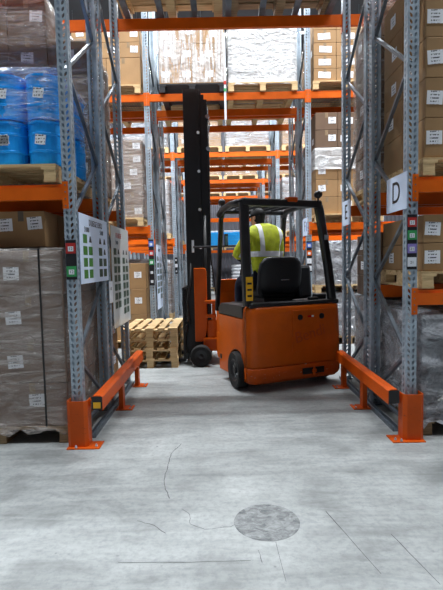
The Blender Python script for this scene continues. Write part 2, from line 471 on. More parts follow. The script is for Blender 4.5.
# ------------------------------------------------------------------ pallets
def make_pallet(w,d,mat,run='x',top=7):
    """w along x, d along y; run = direction of top boards; height .144"""
    p=empty('pallet')
    mb=MB()
    if run=='x':
        n=top
        for i in range(n):
            bw=.10 if i%2 else .13
            yy=-d/2+.065+i*(d-.13)/(n-1); mb.box((0,yy,.133),(w,bw,.022))
        for xx in(-w/2+.06,0,w/2-.06): mb.box((xx,0,.111),(.12,d,.022))
    else:
        n=top
        for i in range(n):
            bw=.10 if i%2 else .13
            xx=-w/2+.065+i*(w-.13)/(n-1); mb.box((xx,0,.133),(bw,d,.022))
        for yy in(-d/2+.06,0,d/2-.06): mb.box((0,yy,.111),(w,.12,.022))
    mb.build('deck',mat,p)
    b0=None
    for xx in(-w/2+.05,0,w/2-.05):
        for yy in(-d/2+.07,0,d/2-.07):
            if b0 is None: b=b0=B((0,0,.061),(.095,.135,.078)).build('block',mat,p)
            else: b=b0.copy(); col.objects.link(b); b.parent=p
            b.location=(xx,yy,0)
    b0=None
    for xx in(-w/2+.05,0,w/2-.05):
        if b0 is None: b=b0=B((0,0,.011),(.1,d,.022)).build('bottom_board',mat,p)
        else: b=b0.copy(); col.objects.link(b); b.parent=p
        b.location=(xx,0,0)
    return p
PAL={}
def pallet(kind,x,y,z,rz,label,group):
    if kind not in PAL:
        w,d,m,run,top={'wood':(1.2,1.0,'wood','x',7),'old':(1.2,1.0,'wood_old','x',7),'plastic':(1.14,1.0,'blackplastic','x',9),'euro':(.8,1.2,'wood','y',5)}[kind]
        p=make_pallet(w,d,m,run,top); PAL[kind]=p
    else: p=copy_tree(PAL[kind])
    p.location=(x,y,z); p.rotation_euler=(0,0,rz)
    tag(p,label,'pallet',group); return p

# ------------------------------------------------------------------ cartons
CM={}
BULK=[]
CARTONS=[]
NC=[-1]
KEEP={1,2,4,5,7,8,11,12,14,15,16,19,20,23,24,27,28,32,35,37,38,48,49,51,53,54,55,56,57,58,59,60,61,62,63,64,66,67,69,70,73,74,76,77,80,81,83,84,86,87,89,90,92,93,96,97,99,100,102,103,106,107,108,109,110,112,113,116,117,119,120,122,123,125,126,128,129,164,165,166,167,168,169,170,172,174,176,177,178,179,180,181,182,183,184,186,187,188,190,191,192,194,196,197,198,200,202,204,205,207,208,209,210,211,213,214,215,217,218,219,221,222,225,226,229,230,231,234,236,239,240,242,246,248,250,252,254,256,258,262,264,266,267,268,272,274,278,279,280,281,282,283,284,285,293,299,301,303,305,307,309,315,326,327,328,330,332,334,336,340,342,344,346,347,348,349,352,353,354,355,356,357,359,361,363,365,367,369,371,373,374,375,376,377,378,379,390,392,394,396,398,399,400,401,402,403,427,429,456,458,460,467,469,472,473,474,475,481,483,485,487,489,491,495,512,514,518,519,520,551,555,557,587,698,712} #KEEP
def carton_parts(w,d,h,mat,style):
    k=(round(w,3),round(d,3),round(h,3),mat)
    if k not in CM:
        mb=MB(); mb.box((0,0,h/2),(w,d,h),None,.006); CM[k]=mb.build('carton',mat)
        o=CM[k]; 
        return o,True
    c=CM[k].copy(); col.objects.link(c); return c,False
TP={}
def shared(name,key,fn,parent):
    if key not in TP: TP[key]=fn()
    else:
        o=TP[key].copy(); col.objects.link(o); TP[key+('',)]=o; TP[key],_=TP[key],0
        o=TP.pop(key+('',)); o.parent=parent; return o
    TP[key].parent=parent; return TP[key]
def carton(x,y,z,w,d,h,mat,label,group,stick='c',side=0,tape='tape',tri=0):
    NC[0]+=1; rg=random.Random(NC[0])
    if KEEP is not None and NC[0] not in KEEP:
        BULK.append((x,y,z,w,d,h,mat)); return
    c,new=carton_parts(w,d,h,mat,0)
    c.location=(x,y,z); c.rotation_euler=(0,0,R(rg.uniform(-.5,.5)))
    tag(c,label,'box',group); CARTONS.append((c,(x,y,z,w,d,h,mat)))
    if tape:
        def mk():
            mb=MB(); mb.box((0,-d/2-.0006,h-.045),(.05,.001,.09)); mb.box((0,0,h+.0006),(.05,d,.001))
            return mb.build('tape',tape)
        shared('tape',('tape',w,d,h,tape),mk,c)
    def lab(ww,hh):
        def mk(): return B((0,0,0),(ww,.0015,hh)).build('shipping_label','label')
        o=shared('label',('lab',ww,hh),mk,c); return o
    if stick:
        s=lab(*((w*.55,h*.5) if stick=='W' else (min(.13,w*.35),min(.11,h*.5))))
        if stick=='e': s.location=(-w*.37,-d/2-.002,h*.5)
        if stick=='T':
            s.location=(w*.29,-d/2-.002,h*.66); s2=lab(min(.13,w*.35),min(.11,h*.5)); s2.location=(-w*.34,-d/2-.002,h*.62)
        if stick=='W': s.location=(rg.uniform(-.02,.02),-d/2-.002,h*.5)
        if stick=='c': s.location=(rg.uniform(-.05,.05),-d/2-.002,h*rg.uniform(.45,.65))
        if stick=='r': s.location=(w*.25,-d/2-.002,h*.55)
        if stick=='l': s.location=(-w*.22,-d/2-.002,h*.5)
        s.rotation_euler=(0,R(rg.uniform(-4,4)),0)
    if side:
        s=lab(min(.12,w*.35),min(.10,h*.45)); s.location=(side*(w/2+.002),rg.uniform(-.05,.05),h*.5); s.rotation_euler=(0,0,R(90))
    return c
TIER=['bottom','second','third','fourth','fifth','sixth','seventh']
def load(where,x0,x1,y0,y1,z,nx,ny,nz,bh,mat='card',tun=0,stick=.6,look='brown carton',tape='tape',top=True):
    """carton stack; tun=+1 tunnel lies at +x side, -1 at -x side, 0 only front."""
    w=(x1-x0)/nx; d=(y1-y0)/ny
    g='cartons '+where
    for k in range(nz):
        for i in range(nx):
            for j in range(ny):
                edge=(j==0) or (tun>0 and i==nx-1) or (tun<0 and i==0) or (ny>1 and k==nz-1 and top)
                cn='' if nx==1 else (', left' if i==0 else (', right' if i==nx-1 else ', middle'))
                dn='' if ny==1 else (' front' if j==0 else (' rear' if j==ny-1 else ' centre'))
                tn='top' if k==nz-1 and nz>1 else TIER[k]
                if not edge:
                    BULK.append((x0+(i+.5)*w,y0+(j+.5)*d,z+k*bh,w-.006,d-.006,bh-.003,mat)); continue
                st=random.choice('crl') if (j==0 and random.random()<(stick if not isinstance(stick,str) else 0)) else ''
                if isinstance(stick,str) and j==0: st=stick
                sd=tun if (tun and ((tun>0 and i==nx-1)or(tun<0 and i==0)) and random.random()<.35) else 0
                carton(x0+(i+.5)*w,y0+(j+.5)*d,z+k*bh,w-.006,d-.006,bh-.003,mat,'%s %s, %s tier%s%s'%(look,where,tn,cn,dn),g,st,sd,tape)
def wrap(x0,x1,y0,y1,z0,z1,mat,label,name='stretch_wrap',cat='plastic wrap',amp=.012,seed=0,flare=.0,solid=False,group=None,res=14,top=True,rag=.0):
    """film shell around a load with folds"""
    rnd=random.Random(seed); mb=MB(); bm=mb.bm
    nx=res; nz=int(res*1.2)
    pts=[]
    def per(t):
        P=2*((x1-x0)+(y1-y0)); q=t*P; a=x1-x0; b=y1-y0
        if q<a: return (x0+q,y0,0,-1)
        q-=a
        if q<b: return (x1,y0+q,1,0)
        q-=b
        if q<a: return (x1-q,y1,0,1)
        q-=a
        return (x0,y1-q,-1,0)
    N=nx*4
    ph=[rnd.uniform(0,6.28) for _ in range(8)]
    rings=[]
    for k in range(nz+1):
        v=k/nz; z=z0+(z1-z0)*v; ring=[]
        for i in range(N):
            X,Y,nx_,ny_=per(i/N)
            u=i/N*20
            o=amp*(.5+.5*math.sin(v*23+ph[0]+1.6*math.sin(u*.9+ph[1])))*.5+amp*.6*math.sin(u*1.7+v*9+ph[2])*math.sin(v*14+ph[3])
            o=abs(o)+.004+rnd.uniform(0,amp*.3)
            if k==0: o+=flare*rnd.uniform(0,1)
            zz=z+(rnd.uniform(-rag,rag) if k==0 else 0)
            ring.append(bm.verts.new((X+nx_*o,Y+ny_*o,zz)))
        rings.append(ring)
    for A,Bq in zip(rings,rings[1:]):
        for i in range(N): bm.faces.new((A[i],A[(i+1)%N],Bq[(i+1)%N],Bq[i]))
    if top:
        cx,cy=(x0+x1)/2,(y0+y1)/2; prev=rings[-1]
        for f in(.75,.45,.15):
            ring=[bm.verts.new((cx+(v.co.x-cx)*f,cy+(v.co.y-cy)*f,z1+amp*rnd.uniform(.1,.9))) for v in rings[-1]]
            for i in range(N): bm.faces.new((prev[i],prev[(i+1)%N],ring[(i+1)%N],ring[i]))
            prev=ring
        bm.faces.new(prev)
    o=mb.build(name,mat,None,smooth=True)
    return tag(o,label,cat,group)

# ============ LEFT BAY, near (row 1)
pallet('old',-1.905,4.32,.0,0,'aged wooden pallet on the floor under the tall film-wrapped cartons on the left','pallets in the racks')
load('in the tall near left floor stack',-2.52,-1.315,3.83,4.80,.146,2,2,4,.372,'card_grey',1,.75,'greyish carton')
wrap(-2.503,-1.312,3.826,4.803,.10,1.655,'film','clear stretch film around the tall carton stack at the left floor bay',seed=3,flare=.05,rag=.03,amp=.008)
load('on top of the tall near left stack',-2.39,-1.55,4.10,4.80,1.675,2,2,1,.32,'card',0,'T','open tan carton','tape_dark')
mb=MB(); mb.box((-1.50,3.803,.90),(.016,.002,1.50)); mb.box((-1.50,4.31,1.668),(.016,1.0,.002))
tag(mb.build('strap','strap'),'thin black strap running down the front of the tall wrapped cartons on the left','strap')
pallet('wood',-1.93,4.31,2.19,0,'pale wooden pallet at head height carrying the blue drums','pallets in the racks')
# drums
def make_drum():
    d=empty('drum'); r=.149; h=.365
    mb=MB(); prof=[(0,0),(r-.012,0),(r-.006,.012),(r-.006,.10),(r,.105),(r,.118),(r-.004,.122),(r-.004,.24),(r,.245),(r,.258),(r-.005,.262),(r-.006,h-.03),(r+.001,h-.028),(r+.001,h-.012),(r-.01,h-.01),(0,h-.01)]
    mb.lathe(prof,32); mb.build('body','blue',d,smooth=False,recalc=True)
    mb=MB(); mb.lathe([(0,h-.012),(r-.02,h-.012),(r-.02,h-.002),(r-.03,h),(0,h)],32); mb.build('lid','bluelid',d)
    return d
dp=make_drum(); fd=True
for t in range(2):
    for i in range(4):
        for j in range(3):
            d=dp if fd else copy_tree(dp); fd=False
            d.location=(-1.452-i*.302,3.985+j*.30,2.336+t*.372)
            tag(d,'blue plastic drum above the orange beam, %s tier, %s from the post, %s'%(('lower','upper')[t],('first','second','third','fourth')[i],('front','middle','rear')[j]),'drum','blue drums on the left pallet')
            if j==0 and i<3 and t==0:
                s=B((0,-.1495,.20),(.085,.002,.08),Matrix.Rotation(R((8,-12,5)[i]),3,'Y')).build('sticker','label',d)
wrap(-2.45,-1.306,3.85,4.74,2.66,3.11,'film_drum','crinkled clear film around the upper tier of blue drums',seed=5,amp=.010,flare=.0,rag=.05)
# rear left (row 2): cartons on floor and above
pallet('old',-1.96,5.40,0,0,'wooden pallet on the floor of the second rack row at left','pallets in the racks')
load('floor load, second rack row at left',-2.56,-1.34,4.93,5.85,.146,3,2,5,.375,'card',1,1.0,'plain tan carton','tape_dark')
pallet('wood',-1.96,5.40,2.18,0,'wooden pallet behind the blue drums at left','pallets in the racks')
load('high behind the blue drums',-2.56,-1.75,4.93,5.85,2.326,2,2,5,.385,'card_dark',1,1.0,'dark brown carton')
load('lower stack behind the blue drums',-1.75,-1.34,4.93,5.85,2.326,1,2,4,.375,'card_dark',1,1.0,'dark brown carton')
wrap(-2.563,-1.747,4.926,5.853,2.33,4.27,'film','clear stretch film around the taller dark stack behind the blue drums',seed=6,amp=.003)
wrap(-1.743,-1.337,4.926,5.853,2.33,3.84,'film','clear stretch film around the lower dark stack behind the blue drums',seed=8,amp=.006)
# ============ RIGHT BAY, near
pallet('old',2.27,4.32,0,0,'aged wooden pallet on the floor under the silver-wrapped load at right','pallets in the racks')
load('under silver film at near right',1.685,2.84,3.84,4.80,.146,2,2,3,.29,'card_grey',-1,.0,'film-covered carton',None)
wrap(1.67,2.86,3.82,4.815,.10,1.03,'film_silver','crumpled silvery film wrapped around the load at the right floor bay',seed=11,amp=.03,flare=.05,rag=.03,res=20)
pallet('wood',2.27,4.32,1.25,0,'wooden pallet on the knee-high beam at right','pallets in the racks')
load('on the knee-high pallet at right',1.685,2.86,3.84,4.80,1.396,2,2,2,.235,'card',-1,'e','tan carton')
pallet('wood',2.27,4.32,2.18,0,'wooden pallet on the head-high beam at right','pallets in the racks')
load('on the head-high pallet at right',1.69,2.86,3.84,4.80,2.33,2,2,5,.318,'card',-1,'e','tan carton')
pallet('old',2.27,5.38,0,0,'wooden pallet on the floor of the second rack row at right','pallets in the racks')
load('floor load, second row at right',1.70,2.86,4.93,5.83,.146,2,2,3,.30,'card',-1,.3,'tan carton')
wrap(1.697,2.863,4.926,5.833,.12,1.06,'film_silver','silvery film around the floor load in the second rack row at right',seed=15,amp=.02,flare=.04)
load('loose upper stack, second row at right',1.72,2.86,4.95,5.83,1.075,2,2,3,.24,'card_dark',-1,.4,'brown carton')
pallet('wood',2.27,5.38,2.18,0,'wooden pallet at head height in the second rack row at right','pallets in the racks')
load('high in second row at right',1.70,2.86,4.93,5.83,2.33,2,2,5,.37,'card_dark',-1,.6,'brown carton')
wrap(1.69,2.87,4.92,5.84,2.3,4.21,'film','clear crinkled film around the high brown cartons in the second rack row at right',seed=16,amp=.02)
wrap(1.683,2.867,3.832,4.81,2.33,3.95,'film','clear film around the cartons on the head-high pallet at right',seed=17,amp=.006) if False else None

# ============ over the drive-through, rows 1-2; first-row loads are unseen, added to shade the floor
for (y,rr) in ((4.28,'first'),(5.40,'second')):
    for i,x in enumerate((-.52,.76)):
        pallet('old' if i else 'wood',x,y,4.482,0,'wooden pallet over the drive-through, %s rack row, %s'%(rr,('left','right')[i]),'pallets over the drive-through')
        load('over the drive-through, %s row, %s pallet'%(rr,('left','right')[i]),x-.59,x+.59,y-.45,y+.45,4.63,2,2,3,.33,'card_dark',0,.4,'brown carton')
# ============ row 3 (facing the lift truck aisle)
pallet('plastic',-.43,8.66,4.452,0,'black plastic pallet above the lift truck mast','pallets over the drive-through')
load('on the black plastic pallet above the mast',-1.0,.14,8.20,9.12,4.598,3,2,3,.34,'card',0,1.0,'tan carton')
wrap(-1.003,.143,8.196,9.123,4.62,5.62,'film_p','clear film around the cartons on the black pallet above the mast',seed=21,amp=.006)
pallet('wood',.79,8.66,4.452,0,'pale wooden pallet right of the black one over the drive-through, third rack row','pallets over the drive-through')
load('inside the white load over the drive-through',.21,1.37,8.21,9.12,4.598,2,1,3,.33,'card_grey',0,.3,'film-covered carton',None)
wrap(.20,1.38,8.19,9.13,4.56,5.62,'film_white','white film-wrapped load on the pale pallet over the drive-through',seed=22,amp=.012,flare=.03)
h=empty('hanging_strip',(.135,8.10,3.95),0,'narrow white strip hanging between the two loads over the drive-through','strip')
B((0,0,.72),(.035,.012,1.44)).build('strip','white',h)
B((0,-.008,.50),(.045,.004,.05)).build('green_tag','tgreen',h); B((0,-.008,.62),(.045,.004,.06)).build('red_tag','red',h)
pallet('wood',2.26,8.68,4.462,0,'pale wooden pallet in the upper right bay of the third rack row','pallets in the racks')
load('upper right bay, third row',1.68,2.86,8.22,9.12,4.608,3,2,5,.215,'card',-1,'W','flat tan carton')
pallet('wood',-1.93,8.68,4.462,0,'pale wooden pallet in the upper left bay of the third rack row','pallets in the racks')
load('in the upper left bay',-2.50,-1.32,8.22,9.12,4.608,2,1,1,.46,'card',1,0,'large plain tan carton')
load('top of the upper left bay',-2.50,-1.32,8.22,9.12,5.071,3,1,2,.26,'card',1,1.0,'tan carton')
# lower bays row 3
pallet('wood',-1.95,8.66,2.18,0,'wooden pallet at head height in the left bay of the third rack row','pallets in the racks')
load('head height, left bay, third row',-2.52,-1.34,8.22,9.12,2.326,3,2,6,.225,'card_grey',1,.9,'greyish carton')
wrap(-2.525,-1.335,8.215,9.125,2.33,3.72,'film','clear film around the head-high cartons in the left bay of the third rack row',seed=31,amp=.012)
pallet('wood',-1.95,8.66,0,0,'wooden pallet on the floor in the left bay of the third rack row','pallets in the racks')
load('on floor, left bay, third row',-2.52,-1.34,8.22,9.12,.146,2,2,3,.46,'card',1,.9,'large tan carton')
pallet('wood',2.28,8.66,2.18,0,'wooden pallet at head height in the right bay of the third rack row','pallets in the racks')
load('head height, right bay, third row',1.70,2.88,8.22,9.12,2.326,3,2,3,.30,'card',-1,.9,'tan carton')
load('upper stack, right bay, third row',1.70,2.88,8.22,9.12,3.48,3,2,2,.30,'card_dark',-1,.9,'brown carton')
wrap(1.695,2.885,8.21,9.13,3.10,3.47,'film_white','white film tier between the cartons in the right bay of the third rack row',seed=33,amp=.012)
load('under white film, right bay, third row',1.70,2.88,8.22,9.12,3.23,3,2,1,.245,'card',-1,0,'film-covered carton',None)
pallet('old',2.28,8.66,0,0,'wooden pallet on the floor in the right bay of the third rack row','pallets in the racks')
for k,(a,b) in enumerate(((.15,.92),(1.07,1.85))):
    load('%s silver load, right bay, third row'%('lower','upper')[k],1.71,2.87,8.23,9.11,a,2,1,2,(b-a)/2-.003,'card_grey',0,0,'film-covered carton',None)
    wrap(1.70,2.88,8.21,9.13,a-.02,b,'film_silver','%s silvery wrapped load on the floor in the right bay of the third rack row'%('lower','upper')[k],seed=40+k,amp=.025)
pallet('wood',2.28,8.67,.925,0,'wooden pallet between the two silvery loads in the right bay','pallets in the racks')
# rows 4..10
def wl(where,x0,x1,y0,y1,z0,z1,seed,mat='film_white',pk='wood',zp=None,nt=3):
    zp=z0-.146 if zp is None else zp
    pallet(pk,(x0+x1)/2,(y0+y1)/2,zp,0,'wooden pallet %s'%where,'pallets in the racks')
    load('%s'%where,x0+.01,x1-.01,y0+.01,y1-.01,z0,2,1,nt,(z1-z0)/nt,'card_grey' if mat!='film' else 'card',0,.8,'film-covered carton',None)
    wrap(x0,x1,y0,y1,z0-.02,z1+.01,mat,'%s film around the load %s'%({'film_white':'white','film':'clear','film_silver':'silvery','film_thick':'thick clear'}[mat],where),seed=seed,amp=.008,res=10)
sd=100
for ri in range(3,10):
    y=rows[ri]
    for i,x in enumerate((-.50,.78)):
        sd+=1
        wl('over the drive-through, %s row, %s'%(ORD[ri],('left','right')[i]),x-.58,x+.58,y+.03,y+.93,4.598,5.3+random.uniform(0,.3),sd,random.choice(['film_white','film_thick','film_white','film']),'wood')
    for i,(x0,x1) in enumerate(((-2.52,-1.34),(1.70,2.88))):
        for (za,zb,zn) in ((.146,1.6,'floor'),(2.326,3.75,'head level'),(4.598,5.6,'top level')):
            sd+=1
            wl('at %s, %s bay, %s row'%(zn,('left','right')[i],ORD[ri]),x0,x1,y+.03,y+.93,za,zb,sd,random.choice(['film','film_silver','film','film_thick']),'wood',None,4)
# last rack loads
for k,(xa,xb) in enumerate(((-1.02,.08),(.20,1.40))):
    pallet('wood',(xa+xb)/2,25.1,2.18,0,'pallet under the blue-wrapped load on the last rack','pallets of the last rack')
    load('inside the blue load, %s'%('left','right')[k],xa+.02,xb-.02,24.68,25.5,2.33,2,1,2,.42,'card',0,0,'film-covered carton',None)
    wrap(xa,xb,24.66,25.52,2.30,3.12,'film_blue','bright blue wrapped load on the last rack, %s of the pair'%('left','right')[k],seed=70+k,amp=.008)
    mb=MB(); mb.box(((xa+xb)/2,25.09,3.17),(xb-xa,.86,.07)); tag(mb.build('cover','white',bevel=.02),'white cover on top of the blue-wrapped load, %s of the pair'%('left','right')[k],'cover')
for i in range(3):
    x=-.9+i*.95
    pallet('wood',x,25.1,0,0,'pallet under the stacked white sacks below the blue load','pallets of the last rack') if i!=1 else None
    for k in range(7):
        if i==1: continue
        mb=MB()
        rings=[]
        for zz,s in((0,.86),(.03,.98),(.09,1.0),(.15,.97),(.175,.82)):
            rings.append([Vector(((.43*s)*math.copysign(abs(math.cos(t))**.6,math.cos(t)),(.40*s)*math.copysign(abs(math.sin(t))**.6,math.sin(t)),zz)) for t in [2*PI*q/20 for q in range(20)]])
        mb.loft(rings); o=mb.build('sack','white',None,smooth=True); o.location=(x,25.1,.146+k*.178)
        tag(o,'white sack at the far end under the blue load, %s tier, %s stack'%(TIER[k],'left' if i==0 else 'right'),'sack','white sacks at the far end')

# ============ euro pallets stacked in the aisle
for k in range(4):
    pallet('euro',-1.06+random.uniform(-.012,.012),7.17+random.uniform(-.02,.02),k*.1445,R(random.uniform(-.8,.8)),'empty pale wooden pallet in the aisle stack at left, %s of four'%('lowest','second','third','topmost')[k],'empty pallets stacked in the aisle')

# ------------------------------------------------------------------ guards
def protector(x,label,mir):
    p=empty('post_protector',(x,3.8,0),0,label,'post guard')
    w=.085
    mb=MB(); t=.006
    poly=[(-w,.02),(-w,-.075),(-w+.028,-.10),(w-.028,-.10),(w,-.075),(w,.02)]
    inn=[(w-t,.02),(w-t,-.072),(w-.03,-.10+t),(-w+.03,-.10+t),(-w+t,-.072),(-w+t,.02)]
    mb.prism(poly+inn,lambda u,v,q:Vector((u,v,q)),.006,.39); mb.build('shield','orange_guard',p)
    B((mir*.05,-.055,.004),(.27,.16,.008)).build('base_plate','orange_guard',p)
    for s in((-.06+mir*.05,-.118),(.10*mir+mir*.05,-.09)):
        mb=MB(); mb.lathe([(0,.008),(.012,.008),(.012,.018),(.006,.02),(.006,.03),(0,.03)],6,Matrix.Translation((s[0],s[1],0))); mb.build('bolt','galv',p)
    return p
protector(XL+.02,'orange steel guard around the foot of the near left post',1)
protector(XR-.01,'orange steel guard around the foot of the near right post',-1)
def guard_rail(x,label,s,y0,y1):
    g=empty('guard_rail',(x,y0,0),0,label,'guard rail'); L=y1-y0; w=.046
    mb=MB()
    prof=[(-w,.30),(-w,.41),(-w+.02,.425),(w-.02,.425),(w,.41),(w,.30),(w-.006,.30),(w-.006,.407),(w-.022,.419),(-w+.022,.419),(-w+.006,.407),(-w+.006,.30)]
    mb.prism(prof,lambda u,v,q:Vector((u,q,v)),0,L); mb.build('rail','orange_guard',g)
    B((0,-.002,.362),(.088,.004,.11)).build('end_cap','strap',g)
    B((-s*.0,-.006,.345),(.06,.003,.05)).build('yellow_sticker','yellow',g) if s>0 else None
    B((-s*.045,.10,.36),(.11,.05,.006)).build('bracket','orange_guard',g)
    for yy in(L*.5,L-.10):
        B((-s*.015,yy,.155),(.045,.09,.29)).build('leg','orange_guard',g)
        f=B((s*.02,yy,.005),(.17,.15,.01)).build('foot_plate','orange_guard',g)
        [MB().lathe([(0,.01),(.011,.01),(.011,.02),(0,.02)],6,Matrix.Translation((s*.075,yy+q,0))).build('bolt','galv',f) for q in(-.04,.04)]
    return g
guard_rail(-1.05,'long orange guard rail along the foot of the left rack frames',1,3.74,5.72)
guard_rail(1.41,'long orange guard rail along the foot of the right rack frames',-1,3.74,5.46)
for x,s in((-1.15,'left'),(1.50,'right')):  # steel channels whose dark strips also stand in for shade by the rails
    mb=MB(); y1=5.75
    mb.box((x,(3.92+y1)/2,.004),(.05,y1-3.92,.008)); 
    for d in(-.025,.025): mb.box((x+d,(3.92+y1)/2,.02),(.004,y1-3.92,.04))
    tag(mb.build('floor_channel_and_shade','galv_dark'),'grey steel channel on the floor beside the %s guard rail'%s,'channel')

# ------------------------------------------------------------------ signs
def side_board(name,x,y0,y1,z0,z1,label,mat='signwhite',cat='sign'):
    s=empty(name,(x,(y0+y1)/2,z0),0,label,cat)
    MB().box((0,0,(z1-z0)/2),(.006,y1-y0,z1-z0)).build('board',mat,s,bevel=.001)
    return s,(y1-y0),(z1-z0)
RL=(R(90),0,R(90)); RRt=(R(90),0,R(-90))
def chart(s,w,h,cols,rowsn,z_top,z_bot,gm,first,trimat='ink'):
    n=0
    for gi,(ya,yb) in enumerate(cols):
        for r in range(rowsn[gi]):
            for c in range(2):
                yy=ya+(yb-ya)*(c+.5)/2 ; zz=z_top-(z_top-z_bot)*(r+.5)/max(rowsn)
                cw=(yb-ya)/2*.72; ch=(z_top-z_bot)/max(rowsn)*.74
                tri=(r==0 and (gi==1 or c==1)) or (r==1 and gi==1 and c==1)
                mb=MB()
                if tri:
                    mb.prism([(-cw*.36,-ch*.36),(cw*.36,-ch*.36),(cw*.1,ch*.36),(-cw*.1,ch*.36)],lambda u,v,q:Vector((q,yy+u,zz+v)),.003,.0045)
                    mb.build('arrow_mark',trimat,s)
                else:
                    mb.box((.004,yy,zz),(.002,cw,ch)); mb.build('picture',gm[gi],s)
s,w,h=side_board('chart_board',XL+.055,3.86,4.80,1.345,1.945,'white chart board with green pictures on the near left rack frame')
chart(s,w,h,((-.40,-.08),(.10,.42)),(4,4),.44,.03,('green','darkgreen'),0)
text('title','D LIEGE LEKU',.075,'ink',s,(.0045,0.04,.535),RL,.0005,'CENTER',1.0)
text('heading','51000',.062,'ink',s,(.0045,-.26,.468),RL,.0005)
text('heading','5100',.062,'ink',s,(.0045,.24,.468),RL,.0005)
s,w,h=side_board('chart_board',XL+.055,4.97,5.88,.80,1.93,'tall dusty white chart board on the second left rack frame, rounded at the top','film_board')
chart(s,w,h,((-.38,-.04),(.06,.40)),(7,8),.90,.10,('darkgreen','darkgreen'),0)
text('title','D LIEGE',.08,'red',s,(.0045,-.1,1.03),RL,.0005)
text('heading','5100',.06,'ink',s,(.0045,-.2,.95),RL,.0005)
s,w,h=side_board('chart_board',XL+.055,8.42,9.15,.66,1.86,'white chart board hung on the left rack frame beyond the stacked pallets')
chart(s,w,h,((-.32,-.02),(.06,.33)),(6,7),1.0,.16,('darkgreen','darkgreen'),0)
text('title','D LIEGE',.07,'ink',s,(.0045,0,1.1),RL,.0005)
def letter(x,y0,y1,z0,z1,ch,label,size):
    s,w,h=side_board('letter_sign',x,y0,y1,z0,z1,label)
    text('letter',ch,size,'ink',s,(-.0045,0,(z1-z0)/2),RRt,.0008)
    return s
s=letter(XR-.055,3.77,4.22,1.91,2.21,'D','white sign with a black letter D on the near right post',.26)
s=letter(XR-.055,5.40,5.74,1.92,2.21,'E','white sign with a black letter E on the second right frame',.25)
s=letter(XR-.055,8.06,8.50,1.95,2.26,'F','small white sign with a black letter F on the right frame beyond the lift truck',.25)
B((-.004,-.15,.15),(.001,.05,.16)).build('small_print','blueprint',s)
# small tilted sheet
s,w,h=side_board('paper_sheet',XL+.058,4.80,4.95,1.10,1.33,'small paper sheet hung between the first two chart boards','white'); 
text('print','A1',.05,'ink',s,(.004,0,.15),RL,.0005)
def tags(x,y,zs,cols,label,w=.086,h=.085,txt='12'):
    z0=min(z for z in zs)-h/2-.02; z1=max(zs)+h/2+.02
    s=empty('level_label_strip',(x,y-.001,z0),0,label,'label')
    B((0,-.003,(z1-z0)/2),(w,.003,z1-z0)).build('backing','ink',s)
    for z,c in zip(zs,cols):
        p=B((0,-.0055,z-z0),(w*.92,.002,h*.9)).build('colour_tag',c,s)
        B((0,-.007,z-z0-h*.05),(w*.5,.001,h*.42)).build('white_field','white',p)
        text('digits',txt,h*.36,'ink',p,(0,-.0078,z-z0-h*.05),(R(90),0,0),.0004)
    return s
tags(XL,3.8,[1.645,1.455],['red','tgreen'],'black label strip with red and green tags on the near left post',.088,.095,'12')
tags(XR,3.8,[1.80,1.695,1.585,1.475],['red','tgreen','lilac','white'],'black label strip with red, green, lilac and white tags on the near right post',.08,.085,'21')
tags(XL,8.2,[1.86,1.70,1.54,1.36,1.2],['blueprint','red','tgreen','ink','ink'],'coloured label strip on the post left of the mast beyond the pallets',.09,.11,'1')
tags(XR,8.2,[1.78,1.64,1.50,1.37],['blueprint','orange','white','white'],'coloured label strip on the right post seen past the seat back',.09,.10,'1')
tags(XL+.02,12.5,[1.6,1.45,1.3],['ink','white','ink'],'small black and white label strip on the far left post',.07,.1,'1')

# ------------------------------------------------------------------ LIFT TRUCK
TR=R(22.7)
T=empty('forklift',(.89,5.35,0),TR,'orange and black articulated forklift seen from behind, mast turned left to the pallets','forklift')
W=.635
# counterweight (rear shell) lofted with rounded corners
def cw_ring(z,ins,front=.17):
    P=[(-W+ins,front),(-W+ins,.10+ins)]
    cx=-W+.12; 
    for k in range(5):
        a=PI+k*PI/2/4
        P.append((-W+ins+.11+.11*math.cos(a),ins+.11+.11*math.sin(a)))
    for k in range(5):
        a=1.5*PI+k*PI/2/4
        P.append((W-ins-.11+.11*math.cos(a),ins+.11+.11*math.sin(a)))
    P+=[(W-ins,.10+ins),(W-ins,front)]
    return [Vector((a,b,z)) for a,b in P]
mb=MB(); mb.loft([cw_ring(.295,0.0),cw_ring(.31,-.0),cw_ring(.55,-.004),cw_ring(.90,.004),cw_ring(.965,.012),cw_ring(.99,.035)])
cwt=mb.build('counterweight','truck',T,smooth=True)
mb=MB(); mb.loft([cw_ring(.10,.03),cw_ring(.13,.008),cw_ring(.16,-.006),cw_ring(.27,-.008),cw_ring(.288,.004)])
low=mb.build('bumper','truck_low',T,smooth=True)
# raised panel outline and logo on the rear
mb=MB(); mb.prism([(-.08,.44),(.43,.44),(.50,.60),(.52,.93),(-.08,.93)],lambda u,v,w_:Vector((u,w_,v)),-.010,-.002)
pn=mb.build('rear_panel','truck',T,bevel=.003)
text('logo','Bendi',.19,'decal',pn,(.16,-.0115,.64),(R(90),R(-12),0),.0012)
for x in(.02,.32):
    mb=MB(); m=Matrix.Translation((x,-.012,.845))@Matrix.Rotation(R(90),4,'X')
    mb.lathe([(0,.0),(.034,.0),(.034,.008),(.026,.008),(.024,.002),(0,.002)],20,m); mb.build('socket','black',pn)
mb=MB(); mb.box((.15,-.012,.85),(.045,.004,.02)); mb.build('tail_light','tagred',pn)
mb=MB(); mb.box((.195,-.012,.85),(.03,.004,.02)); mb.build('small_plate','white',pn)
B((.20,-.010,.20),(.30,.02,.075)).build('tow_recess','black',T)
mb=MB(); mb.tube([(.20,-.03,.15),(.20,-.03,.25)],.014,8); mb.box((.20,-.03,.20),(.05,.03,.035)); mb.build('tow_pin','truck_low',T)
